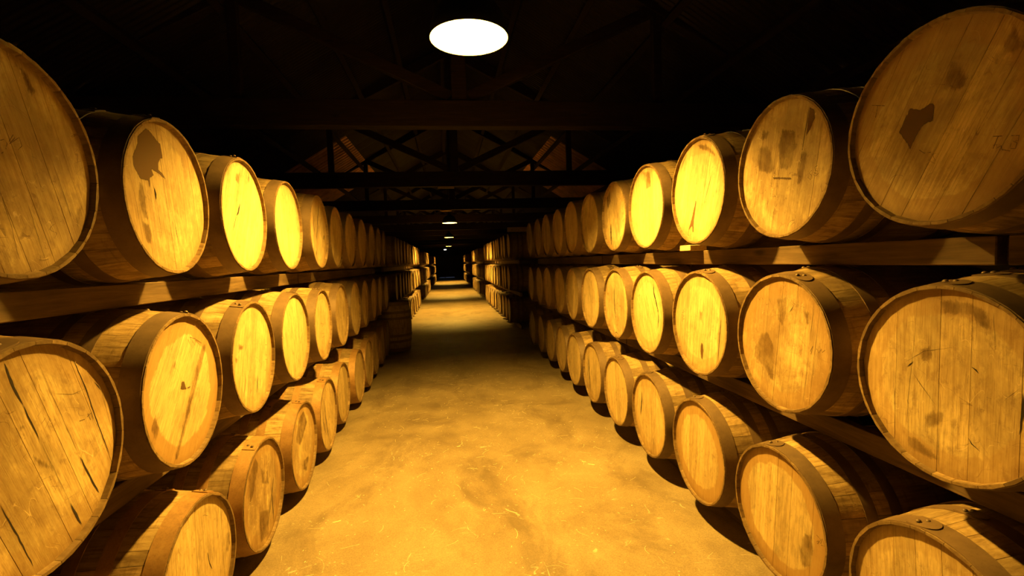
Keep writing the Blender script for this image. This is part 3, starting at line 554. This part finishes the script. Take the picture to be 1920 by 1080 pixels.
A_, B_ = 1.75966, 2.38668
REST = .5540                   # barrel radius (in U) where the rails carry it
ROWZ = {'T': .60519, 'M': -.67379, 'B': -1.95598}; DZL = -.11259
def col_y(side, k): return 1.09376+1.17039*k if side == 'L' else .88887+1.16063*k
LOOK = {
 'LT1': 'broad dim barrel head with a faint curly pencil scrawl', 'LT2': 'barrel head with a big ragged dark spill stain at its upper left',
 'LT3': 'bright barrel head with a slanting split left of centre', 'LT4': 'clean pale barrel head without cracks, hoop rivets showing on top',
 'LT5': 'narrow barrel head with long black vertical cracks', 'LM1': 'huge scratched barrel head with slanting open board joints, lower left of the aisle',
 'LM2': 'bright barrel head with a pale worn disc inside a darker ring', 'LM3': 'bright barrel head with a vertical column of small stencilled characters',
 'LM4': 'pale barrel head with two short black dashes left of centre', 'LM5': 'amber barrel head with faint chalk signs, no cracks',
 'LB2': 'barrel with rusty hoops and pale head cut by the bottom edge', 'LB3': 'barrel with a head stained grey-brown all over and scrawled marks',
 'LB4': 'floor barrel with mottled head and tan rusty hoops', 'LB5': 'floor barrel with twin dark cracks down its head',
 'RT1': 'huge dim barrel head with a dark square blotch and pencilled numbers', 'RT2': 'barrel head with brown rectangular smears and a small scrawled number',
 'RT3': 'bright barrel head split by a dark wedge at the bottom', 'RT4': 'brightest clean barrel head with a small letter G near its rim',
 'RT5': 'narrow brownish barrel head with a black vertical crack low down', 'RM1': 'huge scratched barrel head with a star-shaped dark blotch, right edge of view',
 'RM2': 'dirty mottled barrel head with a short slit near its top', 'RM3': 'bright barrel head with a dark eye-shaped knot hole low down',
 'RM4': 'bright yellow barrel head with a long curved crack at right', 'RM5': 'small spotted barrel head with a thin black crack down the middle',
 'RB1': 'barrel cut by the lower right corner, two rivets on its hoop', 'RB2': 'floor barrel with a pale round wear patch and letter M on its stave',
 'RB3': 'floor barrel with plain bright head inside a thin darker ring', 'RB4': 'floor barrel with a short black crack upper left of its head',
 'RB6': 'small floor barrel with a long black vertical crack in its head'}
ROWN = {'T': 'top', 'M': 'middle', 'B': 'bottom'}; SIDEN = {'L': 'left', 'R': 'right'}
def label_near(side, row, k):
    key = side+row+str(k)
    if key in LOOK: return LOOK[key]
    if k == 1: return 'nearest oak barrel in the bottom row on the left, below the huge scratched head'
    return 'oak barrel, %s from the camera in the %s row of the nearest %s stack' % (ordw[k-1], ROWN[row], SIDEN[side])
DIRT = {'LT1': .75, 'LT2': .5, 'LT3': .12, 'LT4': .15, 'LT5': .5, 'LM1': .75, 'LM2': .1, 'LM3': .2, 'LM4': .05, 'LM5': .35, 'LB2': .35, 'LB3': 1.0, 'LB4': .7, 'LB5': .45,
        'RT1': .7, 'RT2': .7, 'RT3': .2, 'RT4': .1, 'RT5': .6, 'RT6': .7, 'RM1': .6, 'RM2': .95, 'RM3': .12, 'RM4': .05, 'RM5': .5, 'RM6': .25, 'RB1': .4, 'RB2': .12, 'RB3': .1, 'RB4': .15, 'RB5': .15}
RING = {'LM2': .8, 'RB2': .75, 'RB3': .7, 'RM1': .45, 'RT1': .5, 'LT2': .3, 'RM3': .35, 'RT3': .3, 'RB4': .3, 'LB4': .5}
def set_props(o, seed, dirt, ring, rust):
    o['seed'] = float(seed); o['dirt'] = float(dirt); o['ring'] = float(ring); o['rust'] = float(rust)
def put_barrel(side, row, k, detail):
    key = side+row+str(k); fx, fy, D, fz, yw = FIT.get(key, (rnd.uniform(-.02, .02), rnd.uniform(-.008, .008), rnd.uniform(.99, 1.008), rnd.uniform(-.004, .004), rnd.uniform(-.015, .015)))
    if side == 'L': x = -A_+fx; z = ROWZ[row]+DZL
    else: x = B_+(fx if k == 1 else max(fx, -.018)); z = ROWZ[row]
    y = col_y(side, k)+fy; D = max(.99, min(D, 1.02))
    cz = z - REST - .003 + (REST+.0012)*D     # rests on its rails
    rb_world = RB*D
    base = P(x, y, cz); rot = 0 if side == 'R' else PI
    yw = max(-.012, min(.012, yw)); t = empty('oak_barrel', (base[0], base[1], base[2]-rb_world), (0, 0, rot - yw))
    tag(t, label_near(side, row, k), 'barrel', 'oak barrels racked on the %s of the aisle' % SIDEN[side])
    t.scale = (1, D, D)
    r = random.Random(hash_(key)*31+5); seed = r.random(); dirt = DIRT.get(key, r.uniform(.2, .7)); ring = RING.get(key, r.choice((0, 0, .25, .4))); rust = r.uniform(.75, 1) if (side == 'L' and row == 'B') else r.uniform(0, .12)
    L0 = (0, 0, RB)
    spin = r.uniform(0, 2*PI); ba = math.radians(BOARD_ANGLE.get(key, r.uniform(-6, 6)))
    st, bd = protos[hash_(key) % 3]
    if detail:
        for me in st: set_props(link('stave', me, None, t, L0, (spin, 0, 0)), seed+r.random()*.2, dirt, ring, rust)
    else: set_props(link('staves', body_me, None, t, L0, (spin, 0, 0)), seed, dirt, ring, rust)
    for i, me in enumerate(bd):
        o = link('head_board', me, None, t, (r.uniform(-.0003, .0003), 0, RB), (ba, 0, 0)); set_props(o, seed, dirt, ring, rust)
    set_props(link('rear_head', rear_me, None, t, L0, (r.uniform(0, 6), 0, 0)), seed, dirt, ring, rust)
    for i in range(6):
        if not detail and i > 2: continue
        hs = PI/2 + (r.uniform(-.35, .35) if detail else 0)
        if key in ('RB2', 'RB1', 'RB3', 'RB4'): hs = PI/2 - .22 + .04*i
        o = link('hoop', (hoop_me if detail else thin_hoop)[i], None, t, L0, (hs, 0, 0)); set_props(o, seed+.1*i, dirt, ring, rust)
        if detail and k <= 5 and i < 3:
            a, b = HOOPS[i]; xm = (a+b)/2; rr = rad(xm)+.0054
            for dx in (-.011 if i == 0 else -.008, .011 if i == 0 else .008):
                A2 = .02 if dx < 0 else .055
                rv = link('rivet', riv_me, None, o)
                n_ = Vector((0, math.cos(A2), math.sin(A2)))
                rv.matrix_local = Matrix.Translation((xm+dx, n_.y*rr, n_.z*rr)) @ n_.to_track_quat('Z', 'Y').to_matrix().to_4x4()
                set_props(rv, seed, dirt, ring, 0)
    for i, (kd, wd, pts) in enumerate(MARKS.get(key, [])):
        o = mark(t, key, i, kd, wd, pts, D); o.location = L0
        o['dirt'] = dirt
    return t
near = {}
for side in 'LR':
    for row in 'TMB':
        for k in range(1, 12):
            near[side+row+str(k)] = put_barrel(side, row, k, k <= 7)
# letter M branded on the stave of the second floor barrel on the right
t = near['RB2']
cu = bpy.data.curves.new('stave_letter', 'FONT'); cu.body = 'M'; cu.size = .05; cu.extrude = .0002; cu.align_x = 'CENTER'; cu.align_y = 'CENTER'
tmp = bpy.data.objects.new('tmp', cu); C.objects.link(tmp); dg = bpy.context.evaluated_depsgraph_get(); lm = bpy.data.meshes.new_from_object(tmp.evaluated_get(dg)); bpy.data.objects.remove(tmp); bpy.data.curves.remove(cu)
lm.materials.clear(); o = link('stave_letter', lm, M_CRACK, t)
A2 = PI/2-.42; xm = .115; rr = rad(xm)+.0016
n_ = Vector((0, math.cos(A2), math.sin(A2))); tx = Vector((0, -math.sin(A2), math.cos(A2))); 
o.matrix_local = Matrix.Translation((xm, n_.y*rr, RB+n_.z*rr)) @ Matrix((( 0, 1, 0, 0), (-tx.y, 0, n_.y, 0), (-tx.z, 0, n_.z, 0), (0, 0, 0, 1)))
o['seed'] = .3
# far stacks
SECT = [('L', 'second', 17.1, 12, 1.17), ('R', 'second', 18.95, 11, 1.16), ('L', 'third', 37.6, 10, 1.17), ('R', 'third', 37.6, 9, 1.17),
        ('L', 'fourth', 60.0, 12, 1.17), ('R', 'fourth', 61.5, 11, 1.17)]
for side, nm, ys, n, d in SECT:
    for row in 'TMB':
        for k in range(n):
            x = (-A_ if side == 'L' else B_)+rnd.uniform(-.03, .03); z = ROWZ[row]+(DZL if side == 'L' else 0)
            base = P(x, ys+d*k+rnd.uniform(-.01, .01), z)
            o = link('oak_barrel', far_me, None, None, (base[0], base[1], base[2]), (0, 0, (0 if side == 'R' else PI)+rnd.uniform(-.015, .015)))
            tag(o, 'oak barrel, %s from the near end, %s row of the %s %s stack' % (ordw[k], ROWN[row], nm, SIDEN[side]), 'barrel', 'oak barrels of the %s %s stack' % (nm, SIDEN[side]))
            set_props(o, rnd.random(), rnd.uniform(.1, .6), 0, rnd.uniform(0, .2))
# upright barrel at the end of the first left stack
t = empty('oak_barrel', P(-1.77, 15.42, FLOOR_Z))
tag(t, 'dark oak barrel standing upright on the floor past the nearest left stack', 'barrel', None)
for nm_, me, loc, rot in [('staves', body_me, (0, 0, 0), 0)] + [('hoop', h, (0, 0, 0), 0) for h in thin_hoop] + [('head_board', me, (0, 0, 0), 0) for me in protos[0][1]] + [('rear_head', rear_me, (0, 0, 0), 0)]:
    o = link(nm_, me, None, t, (0, 0, BL), (0, PI/2, 0)); set_props(o, .4, .8, 0, .1)

# ---------------------------------------------------------------- rails carrying the rows
def rail(side, level, y0, y1, front, label, back_off=0.0, seed=0):
    zt = {'T': ROWZ['T'], 'M': ROWZ['M'], 'B': ROWZ['B']}[level] + (DZL if side == 'L' else 0) - REST - .003
    th = .152 if level != 'B' else zt-FLOOR_Z-.001
    x0 = (.380 if front else 1.098)+back_off; x1 = .453 if front else 1.170
    bx = A_ if side == 'L' else B_
    X0, X1 = ((bx+x0), (bx+x1)) if side == 'R' else (-(bx+x1), -(bx+x0))
    a = P(X0, y0, zt-th); b = P(X1, y1, zt); c = ((a[0]+b[0])/2, a[1], a[2])
    m = MB(); m.box(a[0]-c[0], 0, 0, b[0]-c[0], b[1]-a[1], b[2]-a[2], .003)
    o = link('rack_rail', m.me('rack_rail'), M_RAIL, None, c); o['seed'] = rnd.random()
    tag(o, label, 'rail', 'timber rails under the barrel rows')
LEV = {'T': 'top', 'M': 'middle', 'B': 'bottom'}
for side in 'LR':
    for level in 'TMB':
        segs = [(.3, 2.05, .03, 'near piece'), (2.08, 8.3, 0, 'long middle piece'), (8.33, 14.5, 0, 'far piece')] if (side == 'R' and level == 'T') else [(.3, 7.2, 0, 'near piece'), (7.23, 14.5, 0, 'far piece')]
        for y0, y1, bo, w_ in segs:
            rail(side, level, y0, y1, True, 'timber rail under the %s row of the nearest %s stack, front, %s' % (LEV[level], SIDEN[side], w_), bo)
        rail(side, level, .3, 14.5, False, 'timber rail under the %s row of the nearest %s stack, back one' % (LEV[level], SIDEN[side]))
for side, nm, ys, n, d in SECT:
    for level in 'TMB':
        for fr in (True, False):
            rail(side, level, ys-.6, ys+(n-1)*d+.6, fr, 'timber rail under the %s row of the %s %s stack, %s' % (LEV[level], nm, SIDEN[side], 'front' if fr else 'back'))
# plank lying on the first top barrels of the second right stack
m = MB(); m.box(0, -.05, 0, .62, .05, .10, .004)
o = link('plank', m.me('plank'), M_PALE, None, P(2.42, 18.95, ROWZ['T']+.569)); o['seed'] = .2
tag(o, 'reddish wooden plank lying on top of the second right stack', 'plank')
# pale chock between the third top barrel on the right and its rail
m = MB(); m.box(-.055, -.065, .0005, .055, .065, .036, .003)
o = link('wooden_chock', m.me('wooden_chock'), M_PALE, None, P(B_+.325, 5.0, ROWZ['T']-REST-.003)); o['seed'] = .6
tag(o, 'small pale chock on the upper right rail under the barrel with split head', 'chock')

# ---------------------------------------------------------------- lamps
def lamp_parts():
    R0 = .405*U; m = MB()
    out = [(R0, 0), (R0+.004, .006), (R0*.98, .05), (R0*.90, .12), (R0*.72, .185), (R0*.44, .228), (.055, .245), (.045, .29), (.045, .33), (.012, .34)]
    m.lathe(out, 48); o_me = m.me('shade', True, 50)
    m = MB(); inn = [(R0, 0), (R0-.004, .004), (R0*.98-.004, .05), (R0*.90-.004, .117), (R0*.72-.003, .180), (R0*.44, .222), (.02, .236), (.0005, .237)]
    m.lathe(inn, 48); i_me = m.me('enamel_lining', True, 50)
    m = MB(); prof = [(.0008, .137)]
    for i in range(1, 10): th = PI*i/10.5; prof.append((.050*math.sin(th), .187-.050*math.cos(th)))
    prof += [(.014, .2335), (.0005, .2362)]
    m.lathe(prof, 16); b_me = m.me('bulb', True, 80)
    return o_me, i_me, b_me
sh_me, in_me, bu_me = lamp_parts()
LAMPS = [(.316, 5.10, 2.325, 'nearest and largest lit dome lamp hanging high above the aisle'), (.20, 27.2, 2.27, 'second lit dome lamp, topmost of the small distant ones'),
         (.22, 43.5, 2.33, 'third lit dome lamp, second of the small distant ones'), (.25, 68.0, 2.42, 'fourth lit dome lamp, lowest round one in the distance')]
for x, y, z, lb in LAMPS:
    t = empty('pendant_lamp', P(x, y, z)); tag(t, lb, 'lamp', 'dome lamps hanging over the aisle')
    link('shade', sh_me, M_ENAMD, t); link('enamel_lining', in_me, M_ENAM, t); link('bulb', bu_me, M_BULB, t)
    rz = (RIDGE_Z - SLOPE*abs(x-RIDGE_X) - z)*U - .15
    m = MB(); m.lathe([(.005, .335), (.005, rz)], 8); link('cord', m.me('cord'), M_DARK, t)
t = empty('bulkhead_lamp', P(-.36, Y1-.02, 2.75)); tag(t, 'small square white lamp on the far end wall', 'lamp')
m = MB(); m.box(-.15, -.10, -.14, .15, 0, .14, .01); link('lamp_housing', m.me('lamp_housing'), M_DARK, t)
m = MB(); m.box(-.13, -.13, -.11, .13, -.102, .11, .01); link('lamp_glass', m.me('lamp_glass'), M_BULK, t)

# ---------------------------------------------------------------- litter on the floor
m = MB(); r = random.Random(3)
fz = 1.50+FLOOR_Z*U
def straw(x, y, L_, w_, a, curv):
    k = len(m.v); n = 4
    for i in range(n+1):
        t_ = i/n-.5; aa = a+curv*t_; px_ = x+L_*t_*math.cos(aa); py_ = y+L_*t_*math.sin(aa)
        m.v += [(px_-w_*math.sin(aa), py_+w_*math.cos(aa), fz+.0006), (px_+w_*math.sin(aa), py_-w_*math.cos(aa), fz+.0006), (px_, py_, fz+.0006+w_*.8)]
    for i in range(n):
        b0 = k+3*i; m.f += [[b0, b0+3, b0+5, b0+2], [b0+2, b0+5, b0+4, b0+1], [b0+1, b0+4, b0+3, b0]]
for i in range(800):
    y = r.uniform(3.2, 14.3)*U; x = r.uniform(-1.5, 2.2)*U
    if r.random() < .35: straw(x, y, r.uniform(.02, .10), r.uniform(.0006, .0013), r.uniform(0, 3.14), r.uniform(-.8, .8))
    else: straw(x, y, r.uniform(.004, .012), r.uniform(.0012, .003), r.uniform(0, 3.14), 0)
for x, y, L_, a in ((-1.27, 5.1, .045, .3), (1.75, 5.9, .05, -.6), (1.68, 6.0, .03, -.4), (.05, 6.9, .03, .2)):
    straw(x*U, y*U, L_, .0035, a, .1)
o = link('straw_litter', m.me('straw_litter'), M_STRAW); tag(o, 'pale straw bits and wood chips scattered on the aisle floor', 'litter', None, 'stuff')
